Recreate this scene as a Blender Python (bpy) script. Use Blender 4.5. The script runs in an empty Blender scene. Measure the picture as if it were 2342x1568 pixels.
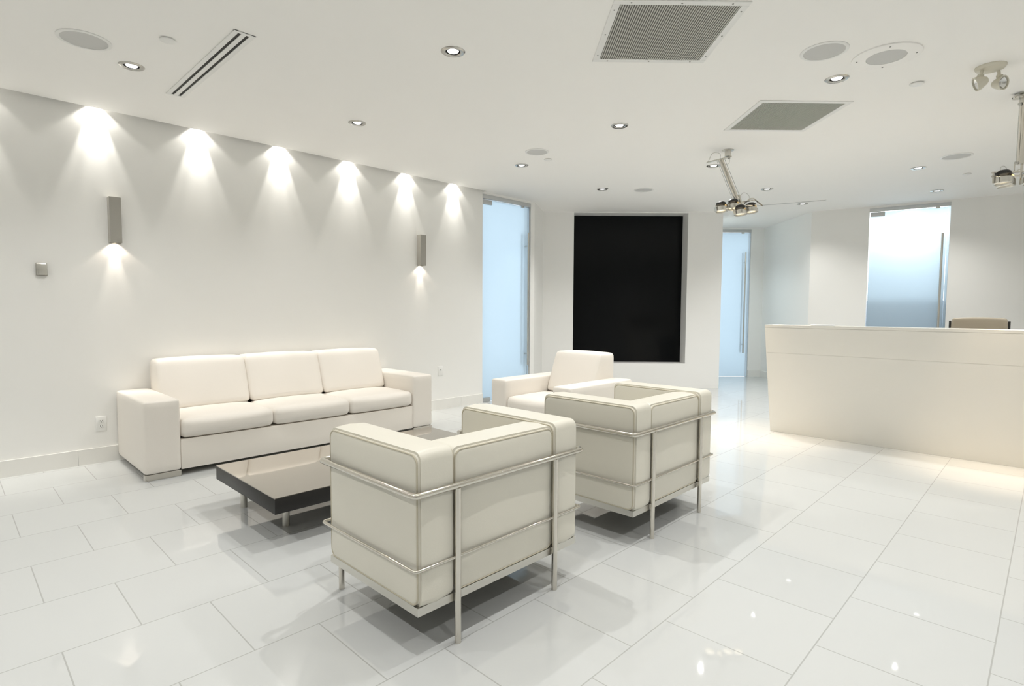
import bpy, bmesh, math, random
from mathutils import Vector, Matrix
random.seed(7)
sc = bpy.context.scene
COL = sc.collection
R = math.radians
CH = 2.828                      # ceiling height
EYE = 1.26

# ------------------------------------------------------------------ camera, world, exposure
cam_d = bpy.data.cameras.new('camera'); cam = bpy.data.objects.new('camera', cam_d); COL.objects.link(cam)
cam_d.sensor_fit = 'HORIZONTAL'; cam_d.sensor_width = 36.0; cam_d.lens = 1278.4 / 2342 * 36.0
cam_d.clip_start = 0.05; cam_d.clip_end = 200
def cam_basis(yaw, pitch, roll):
    f = Vector((math.sin(yaw) * math.cos(pitch), math.cos(yaw) * math.cos(pitch), -math.sin(pitch)))
    r = Vector((math.cos(yaw), -math.sin(yaw), 0)); u = r.cross(f)
    c, s = math.cos(roll), math.sin(roll)
    return c * r + s * u, -s * r + c * u, f
_r, _u, _f = cam_basis(0.79903, 0.059174, 0.005055)
M = Matrix(((_r.x, _u.x, -_f.x, 0), (_r.y, _u.y, -_f.y, 0), (_r.z, _u.z, -_f.z, EYE), (0, 0, 0, 1)))
cam.matrix_world = M
sc.camera = cam

w = bpy.data.worlds.new('sky'); sc.world = w; w.use_nodes = True
bg = w.node_tree.nodes['Background']; bg.inputs[0].default_value = (0.84, 0.918, 1.0, 1); bg.inputs[1].default_value = 2.65

sc.view_settings.view_transform = 'Standard'; sc.view_settings.look = 'None'
sc.view_settings.gamma = 1.0; sc.view_settings.use_curve_mapping = False
sc.view_settings.exposure = 0.43
sc.cycles.use_denoising = True
sc.cycles.max_bounces = 10; sc.cycles.diffuse_bounces = 6; sc.cycles.glossy_bounces = 4
sc.cycles.adaptive_threshold = 0.02
sc.cycles.transmission_bounces = 6
sc.cycles.caustics_reflective = False; sc.cycles.caustics_refractive = False
sc.cycles.sample_clamp_indirect = 6.0

# light levels (W) and colours
WARM = (1.0, 0.965, 0.90)
WHITE = (1.0, 0.985, 0.955)
HALO = (1.0, 0.80, 0.58)
P_WASH_CORE = 22.0
P_DOWN, P_WASH_IN, P_WASH_OUT, P_SCONCE_IN, P_SCONCE_OUT, P_HEAD = 61.0, 32.0, 7.5, 8.0, 1.6, 44.0

# ------------------------------------------------------------------ materials
def mat(name, base=(0.8, 0.8, 0.8), rough=0.5, metal=0.0, ior=1.5, coat=0.0, bump=0.0, bscale=200.0, var=0.0, vscale=3.0, spec=None, emit=None, estr=0.0):
    m = bpy.data.materials.new(name); m.use_nodes = True
    nt = m.node_tree; b = nt.nodes['Principled BSDF']
    b.inputs['Base Color'].default_value = (*base, 1); b.inputs['Roughness'].default_value = rough
    b.inputs['Metallic'].default_value = metal; b.inputs['IOR'].default_value = ior
    b.inputs['Coat Weight'].default_value = coat; b.inputs['Coat Roughness'].default_value = 0.04
    if spec is not None: b.inputs['Specular IOR Level'].default_value = spec
    tc = nt.nodes.new('ShaderNodeTexCoord')
    if bump > 0:
        n = nt.nodes.new('ShaderNodeTexNoise'); n.inputs['Scale'].default_value = bscale; n.inputs['Detail'].default_value = 3
        bp = nt.nodes.new('ShaderNodeBump'); bp.inputs['Strength'].default_value = bump; bp.inputs['Distance'].default_value = 0.01
        nt.links.new(tc.outputs['Object'], n.inputs['Vector']); nt.links.new(n.outputs['Fac'], bp.inputs['Height'])
        nt.links.new(bp.outputs['Normal'], b.inputs['Normal'])
    if var > 0:
        n = nt.nodes.new('ShaderNodeTexNoise'); n.inputs['Scale'].default_value = vscale; n.inputs['Detail'].default_value = 4
        mx = nt.nodes.new('ShaderNodeMix'); mx.data_type = 'RGBA'
        mx.inputs['A'].default_value = (*[c * (1 - var) for c in base], 1); mx.inputs['B'].default_value = (*[min(1, c * (1 + var)) for c in base], 1)
        nt.links.new(tc.outputs['Object'], n.inputs['Vector']); nt.links.new(n.outputs['Fac'], mx.inputs['Factor'])
        nt.links.new(mx.outputs['Result'], b.inputs['Base Color'])
    if emit:
        b.inputs['Emission Color'].default_value = (*emit, 1); b.inputs['Emission Strength'].default_value = estr
        m.cycles.emission_sampling = 'NONE'
    return m

m_wall = mat('wall_paint', (0.86, 0.855, 0.83), 0.55, bump=0.02, bscale=150, var=0.008)
m_panel = mat('gloss_wall_paint', (0.86, 0.855, 0.835), 0.5, coat=0.25, var=0.006)
m_ceil = mat('ceiling_paint', (0.925, 0.915, 0.89), 0.7, bump=0.02, bscale=150, var=0.006)
m_base = mat('skirting_tile', (0.80, 0.79, 0.755), 0.18, var=0.01)
m_trimwhite = mat('white_enamel', (0.82, 0.82, 0.80), 0.4, var=0.006)
m_grillemesh = mat('speaker_mesh', (0.60, 0.60, 0.585), 0.6, bump=0.25, bscale=900)
m_black = mat('black_gloss', (0.004, 0.0045, 0.005), 0.12, spec=0.12, var=0.1)
m_dark = mat('dark_recess', (0.02, 0.02, 0.018), 0.7, var=0.1)
m_slotdark = mat('dark_slot_interior', (0.008, 0.007, 0.005), 0.6, var=0.1)
m_chrome = mat('polished_nickel', (0.68, 0.65, 0.59), 0.12, metal=1.0, var=0.02)
m_steel = mat('brushed_steel', (0.66, 0.645, 0.60), 0.32, metal=1.0, bump=0.03, bscale=400)
m_alu = mat('satin_aluminium', (0.62, 0.63, 0.63), 0.38, metal=0.85, bump=0.02, bscale=400)
m_sconce = mat('grey_lacquered_metal', (0.40, 0.385, 0.345), 0.42, metal=0.35, bump=0.02, bscale=300)
m_leather = mat('cream_leather', (0.69, 0.665, 0.585), 0.42, bump=0.05, bscale=260, var=0.02, vscale=6)
m_piping = mat('shaded_leather_piping', (0.50, 0.46, 0.36), 0.5, bump=0.03, bscale=260, var=0.03)  # piping tinted darker than the cushions to carry the seam's crease shadow
m_sofa = mat('ivory_leather', (0.79, 0.748, 0.69), 0.45, bump=0.05, bscale=240, var=0.012, vscale=5)
m_sofabase = mat('ivory_leather_panel', (0.81, 0.765, 0.70), 0.5, bump=0.06, bscale=420, var=0.012, vscale=5)
m_laminate = mat('dark_laminate', (0.022, 0.021, 0.020), 0.35, spec=0.25, bump=0.03, bscale=120, var=0.15, vscale=20)
m_mirror = mat('dark_mirror_glass', (0.50, 0.47, 0.425), 0.035, metal=1.0, var=0.01)
m_desk = mat('desk_laminate', (0.73, 0.71, 0.655), 0.4, var=0.018, vscale=2.2, coat=0.08)
m_paper = mat('paper', (0.86, 0.88, 0.90), 0.6, var=0.005)
m_taupe = mat('taupe_leather', (0.44, 0.385, 0.30), 0.45, bump=0.05, bscale=250, var=0.03)
m_plastic = mat('black_plastic', (0.025, 0.025, 0.025), 0.45, var=0.08)
m_almond = mat('almond_plastic', (0.66, 0.63, 0.53), 0.4, var=0.02)
m_reflect = mat('lamp_reflector', (0.75, 0.75, 0.74), 0.12, metal=1.0, var=0.02)
m_lens = mat('lit_lens', (0.9, 0.9, 0.9), 0.3, emit=(1.0, 0.98, 0.95), estr=3.0)
m_lenswarm = mat('lit_warm_lens', (0.9, 0.85, 0.75), 0.3, emit=(1.0, 0.86, 0.62), estr=1.6)
m_brass = mat('gilded_socket', (0.85, 0.62, 0.30), 0.25, metal=1.0, var=0.05)
m_screw = mat('screw_head', (0.30, 0.30, 0.28), 0.4, metal=0.7, var=0.05)
m_cable = mat('clear_cable', (0.62, 0.61, 0.57), 0.4, var=0.03)
m_underside = mat('dark_webbing', (0.05, 0.046, 0.038), 0.8, bump=0.1, bscale=300, var=0.1)
m_ring = mat('satin_nickel_trim', (0.50, 0.49, 0.46), 0.25, metal=0.9, var=0.03)
m_grillback = mat('grille_back', (0.16, 0.16, 0.145), 0.7, var=0.1)
m_filter = mat('grille_fins', (0.50, 0.495, 0.455), 0.55, metal=0.0, var=0.03)

def floor_mat():
    m = bpy.data.materials.new('polished_porcelain_tile'); m.use_nodes = True
    nt = m.node_tree; b = nt.nodes['Principled BSDF']
    tc = nt.nodes.new('ShaderNodeTexCoord'); mp = nt.nodes.new('ShaderNodeMapping')
    mp.inputs['Location'].default_value = (-0.5211, -3.0453, 0)
    br = nt.nodes.new('ShaderNodeTexBrick')
    br.offset = 0.5; br.offset_frequency = 2; br.squash = 1.0
    br.inputs['Scale'].default_value = 1.0; br.inputs['Brick Width'].default_value = 0.5002; br.inputs['Row Height'].default_value = 0.4889
    br.inputs['Mortar Size'].default_value = 0.0027; br.inputs['Mortar Smooth'].default_value = 0.2; br.inputs['Bias'].default_value = 0
    br.inputs['Color1'].default_value = (0.55, 0.562, 0.558, 1); br.inputs['Color2'].default_value = (0.565, 0.578, 0.574, 1)
    br.inputs['Mortar'].default_value = (0.40, 0.405, 0.39, 1)
    nt.links.new(tc.outputs['Object'], mp.inputs['Vector']); nt.links.new(mp.outputs['Vector'], br.inputs['Vector'])
    nt.links.new(br.outputs['Color'], b.inputs['Base Color'])
    rr = nt.nodes.new('ShaderNodeMapRange'); rr.inputs['To Min'].default_value = 0.03; rr.inputs['To Max'].default_value = 0.2
    nt.links.new(br.outputs['Fac'], rr.inputs['Value']); nt.links.new(rr.outputs['Result'], b.inputs['Roughness'])
    b.inputs['IOR'].default_value = 1.58
    n = nt.nodes.new('ShaderNodeTexNoise'); n.inputs['Scale'].default_value = 2.5
    bp = nt.nodes.new('ShaderNodeBump'); bp.inputs['Strength'].default_value = 0.012; bp.inputs['Distance'].default_value = 0.05
    nt.links.new(tc.outputs['Object'], n.inputs['Vector']); nt.links.new(n.outputs['Fac'], bp.inputs['Height'])
    nt.links.new(bp.outputs['Normal'], b.inputs['Normal'])
    return m
m_floor = floor_mat()

def frosted_mat():
    m = bpy.data.materials.new('frosted_glass'); m.use_nodes = True
    nt = m.node_tree; nt.nodes.remove(nt.nodes['Principled BSDF']); out = nt.nodes['Material Output']
    tr = nt.nodes.new('ShaderNodeBsdfTranslucent'); tr.inputs['Color'].default_value = (0.86, 0.93, 0.97, 1)
    di = nt.nodes.new('ShaderNodeBsdfDiffuse'); di.inputs['Color'].default_value = (0.78, 0.86, 0.88, 1)
    gl = nt.nodes.new('ShaderNodeBsdfGlossy'); gl.inputs['Roughness'].default_value = 0.08
    m1 = nt.nodes.new('ShaderNodeMixShader'); m1.inputs[0].default_value = 0.22
    m2 = nt.nodes.new('ShaderNodeMixShader')
    cl = nt.nodes.new('ShaderNodeBsdfRefraction'); cl.inputs['Color'].default_value = (0.62, 0.70, 0.74, 1); cl.inputs['Roughness'].default_value = 0.42; cl.inputs['IOR'].default_value = 1.25
    m3 = nt.nodes.new('ShaderNodeMixShader'); m3.inputs[0].default_value = 0.42
    nt.links.new(m1.outputs[0], m3.inputs[1]); nt.links.new(cl.outputs[0], m3.inputs[2])
    fr = nt.nodes.new('ShaderNodeFresnel'); fr.inputs['IOR'].default_value = 1.45
    nt.links.new(tr.outputs[0], m1.inputs[1]); nt.links.new(di.outputs[0], m1.inputs[2])
    nt.links.new(fr.outputs[0], m2.inputs[0]); nt.links.new(m3.outputs[0], m2.inputs[1]); nt.links.new(gl.outputs[0], m2.inputs[2])
    nt.links.new(m2.outputs[0], out.inputs['Surface'])
    return m
m_frost = frosted_mat()

# ------------------------------------------------------------------ mesh helpers
def link(name, bm, m, parent=None, smooth=True, angle=35):
    bmesh.ops.recalc_face_normals(bm, faces=bm.faces)
    me = bpy.data.meshes.new(name); bm.to_mesh(me); bm.free()
    for mm in (m if isinstance(m, (list, tuple)) else [m]): me.materials.append(mm)
    if smooth:
        for p in me.polygons: p.use_smooth = True
        me.set_sharp_from_angle(angle=R(angle))
    o = bpy.data.objects.new(name, me); COL.objects.link(o)
    if parent: o.parent = parent
    return o
def tag(o, label=None, cat=None, group=None, kind=None):
    if label: o['label'] = label
    if cat: o['category'] = cat
    if group: o['group'] = group
    if kind: o['kind'] = kind
    return o
def thing(name, label, cat, loc=(0, 0, 0), rotz=0.0, group=None, kind=None):
    o = bpy.data.objects.new(name, None); COL.objects.link(o); o.empty_display_size = 0.1
    o.location = loc; o.rotation_euler = (0, 0, rotz)
    return tag(o, label, cat, group, kind)
def dup(root, loc, rotz, label, group=None):
    def cp(o, par):
        c = o.copy(); COL.objects.link(c); c.parent = par
        for ch in list(o.children): cp(ch, c)
        return c
    r = cp(root, None); r.location = loc; r.rotation_euler = (0, 0, rotz); r['label'] = label
    if group: r['group'] = group
    return r
def box(bm, x0, x1, y0, y1, z0, z1, bev=0.0, seg=3, mi=0):
    mt = Matrix.Translation(((x0 + x1) / 2, (y0 + y1) / 2, (z0 + z1) / 2)) @ Matrix.Diagonal((x1 - x0, y1 - y0, z1 - z0, 1))
    r = bmesh.ops.create_cube(bm, size=1, matrix=mt); vs = r['verts']
    fs = {f for v in vs for f in v.link_faces}
    for f in fs: f.material_index = mi
    if bev > 0:
        es = list({e for v in vs for e in v.link_edges})
        bmesh.ops.bevel(bm, geom=es, offset=bev, segments=seg, profile=0.5, affect='EDGES')
    return vs
def B(*a, **k):
    bm = bmesh.new(); box(bm, *a, **k); return bm
def frame_of(d):
    d = d.normalized(); a = Vector((0, 0, 1)) if abs(d.z) < 0.9 else Vector((1, 0, 0))
    x = d.cross(a).normalized(); return x, d.cross(x)
def cyl(bm, p, q, r, n=20, r2=None, cap=True):
    p, q = Vector(p), Vector(q); x, y = frame_of(q - p); r2 = r if r2 is None else r2
    a = [bm.verts.new(p + (x * math.cos(2 * math.pi * i / n) + y * math.sin(2 * math.pi * i / n)) * r) for i in range(n)]
    b = [bm.verts.new(q + (x * math.cos(2 * math.pi * i / n) + y * math.sin(2 * math.pi * i / n)) * r2) for i in range(n)]
    for i in range(n): bm.faces.new((a[i], a[(i + 1) % n], b[(i + 1) % n], b[i]))
    if cap: bm.faces.new(a[::-1]); bm.faces.new(b)
def tube(bm, pts, r, n=12, closed=False):
    pts = [Vector(p) for p in pts]; N = len(pts); rings = []
    prev = None
    for i, p in enumerate(pts):
        if closed: d = (pts[(i + 1) % N] - pts[i - 1])
        else: d = pts[min(i + 1, N - 1)] - pts[max(i - 1, 0)]
        d.normalize()
        if prev is None: x, y = frame_of(d)
        else:
            x = prev - d * prev.dot(d); x.normalize(); y = d.cross(x)
        prev = x
        rings.append([bm.verts.new(p + (x * math.cos(2 * math.pi * k / n) + y * math.sin(2 * math.pi * k / n)) * r) for k in range(n)])
    rng = range(N) if closed else range(N - 1)
    for i in rng:
        a, b = rings[i], rings[(i + 1) % N]
        s = 0
        if closed and i == N - 1:
            s = min(range(n), key=lambda q: (a[0].co - b[q].co).length)
        for k in range(n): bm.faces.new((a[k], a[(k + 1) % n], b[(k + 1 + s) % n], b[(k + s) % n]))
    if not closed: bm.faces.new(rings[0][::-1]); bm.faces.new(rings[-1])
def fillet(pts, r, n=6, closed=False):
    pts = [Vector(p) for p in pts]; out = []; N = len(pts)
    for i, p in enumerate(pts):
        if not closed and i in (0, N - 1): out.append(p); continue
        a = (pts[i - 1] - p); b = (pts[(i + 1) % N] - p); la, lb = a.length, b.length
        a.normalize(); b.normalize(); ang = a.angle(b); t = min(r / math.tan(ang / 2), la * .49, lb * .49)
        p0, p1 = p + a * t, p + b * t
        for k in range(n + 1):
            s = k / n; out.append((p0 * (1 - s) + p * s) * (1 - s) + (p * (1 - s) + p1 * s) * s)
    return out
def lathe(bm, prof, n=32, cx=0, cy=0, mi=0):
    rings = []
    for r, z in prof:
        if r < 1e-6: rings.append([bm.verts.new((cx, cy, z))])
        else: rings.append([bm.verts.new((cx + r * math.cos(2 * math.pi * i / n), cy + r * math.sin(2 * math.pi * i / n), z)) for i in range(n)])
    for a, b in zip(rings, rings[1:]):
        for i in range(n):
            j = (i + 1) % n
            if len(a) == 1 and len(b) == 1: continue
            if len(a) == 1: f = bm.faces.new((a[0], b[j], b[i]))
            elif len(b) == 1: f = bm.faces.new((a[i], a[j], b[0]))
            else: f = bm.faces.new((a[i], a[j], b[j], b[i]))
            f.material_index = mi
def prism(bm, poly, z0, z1):
    a = [bm.verts.new((x, y, z0)) for x, y in poly]; b = [bm.verts.new((x, y, z1)) for x, y in poly]; n = len(poly)
    for i in range(n): bm.faces.new((a[i], a[(i + 1) % n], b[(i + 1) % n], b[i]))
    bm.faces.new(a[::-1]); bm.faces.new(b)
def rrect(w, h, r, n=6):
    out = []
    for cx, cy, a0 in ((w / 2 - r, h / 2 - r, 0), (-w / 2 + r, h / 2 - r, 90), (-w / 2 + r, -h / 2 + r, 180), (w / 2 - r, -h / 2 + r, 270)):
        for k in range(n + 1):
            a = R(a0 + 90 * k / n); out.append((cx + r * math.cos(a), cy + r * math.sin(a)))
    # add points on straight sides
    res = []
    for i, p in enumerate(out):
        q = out[(i + 1) % len(out)]; res.append(p); L = math.hypot(q[0] - p[0], q[1] - p[1])
        m = int(L / 0.06)
        for k in range(1, m): res.append((p[0] + (q[0] - p[0]) * k / m, p[1] + (q[1] - p[1]) * k / m))
    return res
def pillow(bm, c, U, V, w, h, t, r=0.04, bev=0.012, bulge=0.012, dome=0.006, shear=0.0):
    """cushion: rounded-rectangle panels (w along U, h along V), thickness t along U x V"""
    U, V = Vector(U).normalized(), Vector(V).normalized(); Nn = U.cross(V); c = Vector(c)
    out = rrect(w, h, r)
    def P(x, y, n): return c + U * (x + shear * n) + V * y + Nn * n
    rings = []
    fr = (0.0, 0.2, 0.4, 0.6, 0.78, 0.9, 0.97)
    def ins(p, d):
        sx = max(0.0, (w / 2 - d) / (w / 2)); sy = max(0.0, (h / 2 - d) / (h / 2)); return p[0] * sx, p[1] * sy
    lay = []
    for s in fr[1:]: lay.append(('f', s, -1))
    nb = 4
    for k in range(nb + 1): lay.append(('b', R(90 * k / nb), -1))
    for s in (-0.5, 0, 0.5): lay.append(('m', s, 0))
    for k in range(nb, -1, -1): lay.append(('b', R(90 * k / nb), 1))
    for s in reversed(fr[1:]): lay.append(('f', s, 1))
    for kind, s, sg in lay:
        ring = []
        for p in out:
            if kind == 'f':
                q = ins(p, bev); q = (q[0] * s, q[1] * s)
                b = bulge * (1 - (abs(2 * q[0] / w)) ** 2.5) * (1 - (abs(2 * q[1] / h)) ** 2.5)
                ring.append(P(q[0], q[1], sg * (t / 2 + b)))
            elif kind == 'b':
                q = ins(p, bev * (1 - math.sin(s))); ring.append(P(q[0], q[1], sg * (t / 2 - bev + bev * math.cos(s))))
            else:
                q = ins(p, -dome * (1 - s * s * 1.6)); ring.append(P(q[0], q[1], s * (t - 2 * bev)))
        rings.append([bm.verts.new(v) for v in ring])
    n = len(out)
    for a, b in zip(rings, rings[1:]):
        for i in range(n): bm.faces.new((a[i], a[(i + 1) % n], b[(i + 1) % n], b[i]))
    for ring, sg in ((rings[0], -1), (rings[-1], 1)):
        cv = bm.verts.new(P(0, 0, sg * (t / 2 + bulge)))
        for i in range(n): bm.faces.new((ring[i], ring[(i + 1) % n], cv))
def seam(bm, c, U, V, w, h, t, side, r=0.04, bev=0.012, rad=0.0035):
    U, V = Vector(U).normalized(), Vector(V).normalized(); Nn = U.cross(V); c = Vector(c)
    d = bev * 0.25
    pts = [c + U * (x * (w - 2 * d) / w) + V * (y * (h - 2 * d) / h) + Nn * side * (t / 2 - bev * 0.25) for x, y in rrect(w, h, r)]
    tube(bm, pts, rad, 8, closed=True)
def puffbox(bm, x0, x1, y0, y1, z0, z1, r=0.03, puff=0.0, n=10):
    """soft box: rounded edges and slightly swollen faces"""
    hx, hy, hz = (x1 - x0) / 2, (y1 - y0) / 2, (z1 - z0) / 2; c = Vector(((x0 + x1) / 2, (y0 + y1) / 2, (z0 + z1) / 2))
    t = bmesh.new(); bmesh.ops.create_cube(t, size=2)
    bmesh.ops.subdivide_edges(t, edges=t.edges, cuts=n, use_grid_fill=True)
    def warp(u, hh):       # concentrate vertices near the edges
        k = min(r / hh, 0.9); a = abs(u); s = 1 if u >= 0 else -1
        e = 3.0 / (n + 1) * 1.0
        return s * ((1 - k) * a / (1 - e) if a < 1 - e else (1 - k) + k * (a - (1 - e)) / e)
    mp = {}
    for v in t.verts:
        u = v.co.copy(); p = Vector((warp(u.x, hx) * hx, warp(u.y, hy) * hy, warp(u.z, hz) * hz))
        q = Vector((max(-hx + r, min(hx - r, p.x)), max(-hy + r, min(hy - r, p.y)), max(-hz + r, min(hz - r, p.z))))
        d = p - q
        if d.length > 1e-9: p = q + d.normalized() * r
        fx, fy, fz = 1 - (p.x / hx) ** 2, 1 - (p.y / hy) ** 2, 1 - (p.z / hz) ** 2
        if puff:
            if abs(u.x) > .999: p.x += math.copysign(puff * fy * fz, u.x)
            if abs(u.y) > .999: p.y += math.copysign(puff * fx * fz, u.y)
            if abs(u.z) > .999: p.z += math.copysign(puff * fx * fy, u.z)
        mp[v.index] = bm.verts.new(c + p)
    for f in t.faces: bm.faces.new([mp[v.index] for v in f.verts])
    t.free()
def lamp(name, kind, parent, loc, power, color, target=None, angle=90, blend=1.0, radius=0.02, size=None):
    d = bpy.data.lights.new(name, kind); d.energy = power; d.color = color
    if kind == 'SPOT': d.spot_size = R(angle); d.spot_blend = blend; d.shadow_soft_size = radius
    elif kind == 'AREA': d.shape = 'RECTANGLE'; d.size, d.size_y = size
    else: d.shadow_soft_size = radius
    o = bpy.data.objects.new(name, d); COL.objects.link(o)
    if parent: o.parent = parent
    o.location = loc
    if target is not None:
        v = Vector(target) - Vector(loc); o.rotation_euler = v.to_track_quat('-Z', 'Y').to_euler()
    return o

# ------------------------------------------------------------------ the room shell
def wallseg(bm, p, q, t, z0, z1, side=1):
    """upright slab whose room face runs p -> q; thickness to the left (side=1) of the run"""
    p, q = Vector((*p, 0)), Vector((*q, 0)); d = (q - p).normalized(); n = Vector((-d.y, d.x, 0)) * side * t
    prism(bm, [(p.x, p.y), (q.x, q.y), (q.x + n.x, q.y + n.y), (p.x + n.x, p.y + n.y)], z0, z1)
def struct(name, bm, m, label, cat, smooth=False):
    o = link(name, bm, m, None, smooth); return tag(o, label, cat, None, 'structure')

WY = 5.544                                            # room face of the left wall
NB = Vector((0.7167, 0.6974, 0)); RB = Vector((0.6974, -0.7167, 0))
TOP = 3.12
D1 = (5.123, 6.075)
P_corner = (6.81, 5.945)                              # where the angled strip meets the panel wall
P_bend = (8.83, 3.895)                                # right end of the panel wall
P_hall = (10.016, 5.049)
P_far = (11.000, 4.039)
P_C0 = (9.70, 2.845); dC = Vector((0.36, -2.461, 0)).normalized(); nC = Vector((-dC.y, dC.x, 0))   # nC points outwards (+X)
def onC(s): return (P_C0[0] + dC.x * s, P_C0[1] + dC.y * s)
C3 = (0.775, 1.735)                                   # opening of the frosted door along the right wall
P_C1 = onC(5.9)
DH = 2.80                                             # door head

bm = bmesh.new(); box(bm, -2.6, 14.5, -3.3, 8.6, -0.12, 0.0)
struct('floor', bm, m_floor, 'polished white porcelain tile floor with thin grey joints', 'floor')

bm = bmesh.new()
wallseg(bm, (-2.6, WY), (D1[0], WY), 0.14, 0, TOP)
wallseg(bm, D1[:1] + (WY,), (D1[1], WY), 0.14, DH, TOP)
struct('wall_left', bm, m_wall, 'long white wall behind the sofa washed by scallops of light', 'wall')
bm = bmesh.new()
prism(bm, [(D1[1], WY), (6.16, WY), P_corner, (P_corner[0] - 0.03, P_corner[1] + 0.16), (6.12, WY + 0.14), (D1[1], WY + 0.14)], 0, TOP)
struct('wall_corner', bm, m_wall, 'narrow angled strip of white wall between glass door and black panel', 'wall')
# panel wall with its niche
n0, n1 = Vector((7.165, 5.600, 0)), Vector((8.440, 4.292, 0)); NZ0, NZ1 = 0.405, 2.815; ND = 0.31
bm = bmesh.new()
wallseg(bm, P_corner, n0.xy[:], 0.34, 0, TOP); wallseg(bm, n1.xy[:], P_bend, 0.34, 0, TOP)
wallseg(bm, n0.xy[:], n1.xy[:], 0.34, 0, NZ0); wallseg(bm, n0.xy[:], n1.xy[:], 0.34, NZ1, TOP)
wallseg(bm, (n0 + NB * ND).xy[:], (n1 + NB * ND).xy[:], 0.05, NZ0, NZ1)
struct('wall_back', bm, m_panel, 'white glossy wall holding the niche with the tall black panel', 'wall')
bm = bmesh.new()
pb = Vector((*P_bend, 0))
prism(bm, [P_bend, P_hall, (P_hall[0] - 0.1 * RB.x, P_hall[1] - 0.1 * RB.y), (P_bend[0] - 0.1 * RB.x, P_bend[1] - 0.1 * RB.y)], 0, TOP)
struct('wall_hall', bm, m_wall, 'hidden left side wall of the short passage', 'wall')
# far wall of the passage with door 2
f0 = Vector((*P_hall, 0)); f1 = Vector((*P_far, 0)); FD = (f1 - f0).normalized(); FN = Vector((-FD.y, FD.x, 0))
def onF(s): v = f0 + FD * s; return (v.x, v.y)
LF = (f1 - f0).length; D2 = (LF - 0.25 - 0.96, LF - 0.25)
bm = bmesh.new()
wallseg(bm, onF(-0.1), onF(D2[0]), 0.12, 0, TOP); wallseg(bm, onF(D2[1]), onF(LF + 0.1), 0.12, 0, TOP); wallseg(bm, onF(D2[0]), onF(D2[1]), 0.12, DH, TOP)
struct('wall_far', bm, m_wall, 'white end wall of the passage around the distant frosted door', 'wall')
bm = bmesh.new(); wallseg(bm, P_far, P_C0, 0.1, 0, TOP)
struct('wall_passage', bm, m_wall, 'pale bluish side wall of the passage right of the distant door', 'wall')
bm = bmesh.new()
wallseg(bm, P_C0, onC(C3[0]), 0.12, 0, TOP); wallseg(bm, onC(C3[1]), P_C1, 0.12, 0, TOP); wallseg(bm, onC(C3[0]), onC(C3[1]), 0.12, DH, TOP)
struct('wall_right', bm, m_wall, 'white wall behind the reception desk around the wide frosted door', 'wall')
bm = bmesh.new(); q_ = onC(0.35); wallseg(bm, (q_[0] + nC.x * 0.12, q_[1] + nC.y * 0.12), (q_[0] + nC.x * 4.0, q_[1] + nC.y * 4.0), 0.1, 0, TOP)
struct('wall_light_block', bm, m_wall, 'unseen partition added behind the frosted doors to block light between them', 'wall')  # unseen wall added to stop the lamp spilling onto the distant door
bm = bmesh.new(); a_, b_ = onC(0.36), onC(3.2); wallseg(bm, (a_[0] + nC.x * 1.35, a_[1] + nC.y * 1.35), (b_[0] + nC.x * 1.35, b_[1] + nC.y * 1.35), 0.08, 0, 1.45)
struct('wall_pane_darkener', bm, mat('blue_grey_blocker', (0.46, 0.54, 0.64), 0.6, var=0.02), 'low blue grey partition added behind the wide frosted door to darken its lower part', 'wall')  # partition added only to dim the lower half of the frosted pane
bm = bmesh.new(); wallseg(bm, P_C1, (-2.6, -3.05), 0.12, 0, TOP)
struct('wall_front', bm, m_wall, 'white wall behind the viewpoint on the right', 'wall')
bm = bmesh.new(); wallseg(bm, (-2.5, -3.1), (-2.5, WY + 0.1), 0.12, 0, TOP)
struct('wall_near', bm, m_wall, 'white wall behind the viewpoint on the left', 'wall')

# ceiling: holes for the recessed lamps, a narrow cove slot along the left wall
KC = (CH - EYE) / 1.59
def cp(x, y): return (x * KC, y * KC)
DOWN = [
 (0.957, 4.442, 'recessed downlight between the round speaker and the white slot diffuser at upper left'),
 (2.286, 2.746, 'recessed downlight at top centre, left of the nearer ceiling grille'),
 (2.573, 4.366, 'recessed downlight above the sofa, nearest the middle wall scallops'),
 (4.168, 2.775, 'recessed downlight directly below the near grille, left of the farther grille'),
 (4.560, 4.303, 'small recessed downlight just below the pale round speaker above the far sofa end'),
 (6.161, 4.351, 'small recessed downlight above the black wall panel'),
 (6.014, 2.776, 'recessed downlight right beside the tilted arm of the hanging spotlight'),
 (7.616, 2.784, 'small recessed downlight right of the tilted hanging spotlight, above the ceiling slot'),
 (9.015, 2.779, 'small recessed downlight sitting on the thin dark ceiling slot'),
 (7.642, 1.173, 'recessed downlight left of the flat pale speaker above the reception desk'),
 (9.230, 1.202, 'small recessed downlight just above the wide frosted door'),
 (4.360, 1.152, 'large bright recessed downlight beneath the two round speakers at upper right')]
HID = [(2.6, 1.15), (0.9, 1.15), (-0.75, 1.15), (-0.75, 2.75), (-0.75, 4.4), (0.9, -0.5), (2.6, -0.5), (4.3, -0.5), (6.0, -0.5), (7.6, -0.5), (2.6, -2.1), (6.0, -2.1), (9.60, 4.40)]  # unseen downlights added for fill, behind the viewpoint and in the passage
SLOT_Y = WY - 0.052
RH = 0.047
bm = bmesh.new()
poly = [(-2.6, SLOT_Y), (D1[0] - 0.02, SLOT_Y), (D1[0] - 0.02, WY + 0.02), (6.16, WY + 0.05), (6.80, 6.02), (8.9, 4.0), (9.98, 5.15), (11.10, 4.03), (9.78, 2.86), (P_C1[0] + 0.1, P_C1[1] - 0.05), (P_C1[0] + 0.1, -3.2), (-2.6, -3.2)]
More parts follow.
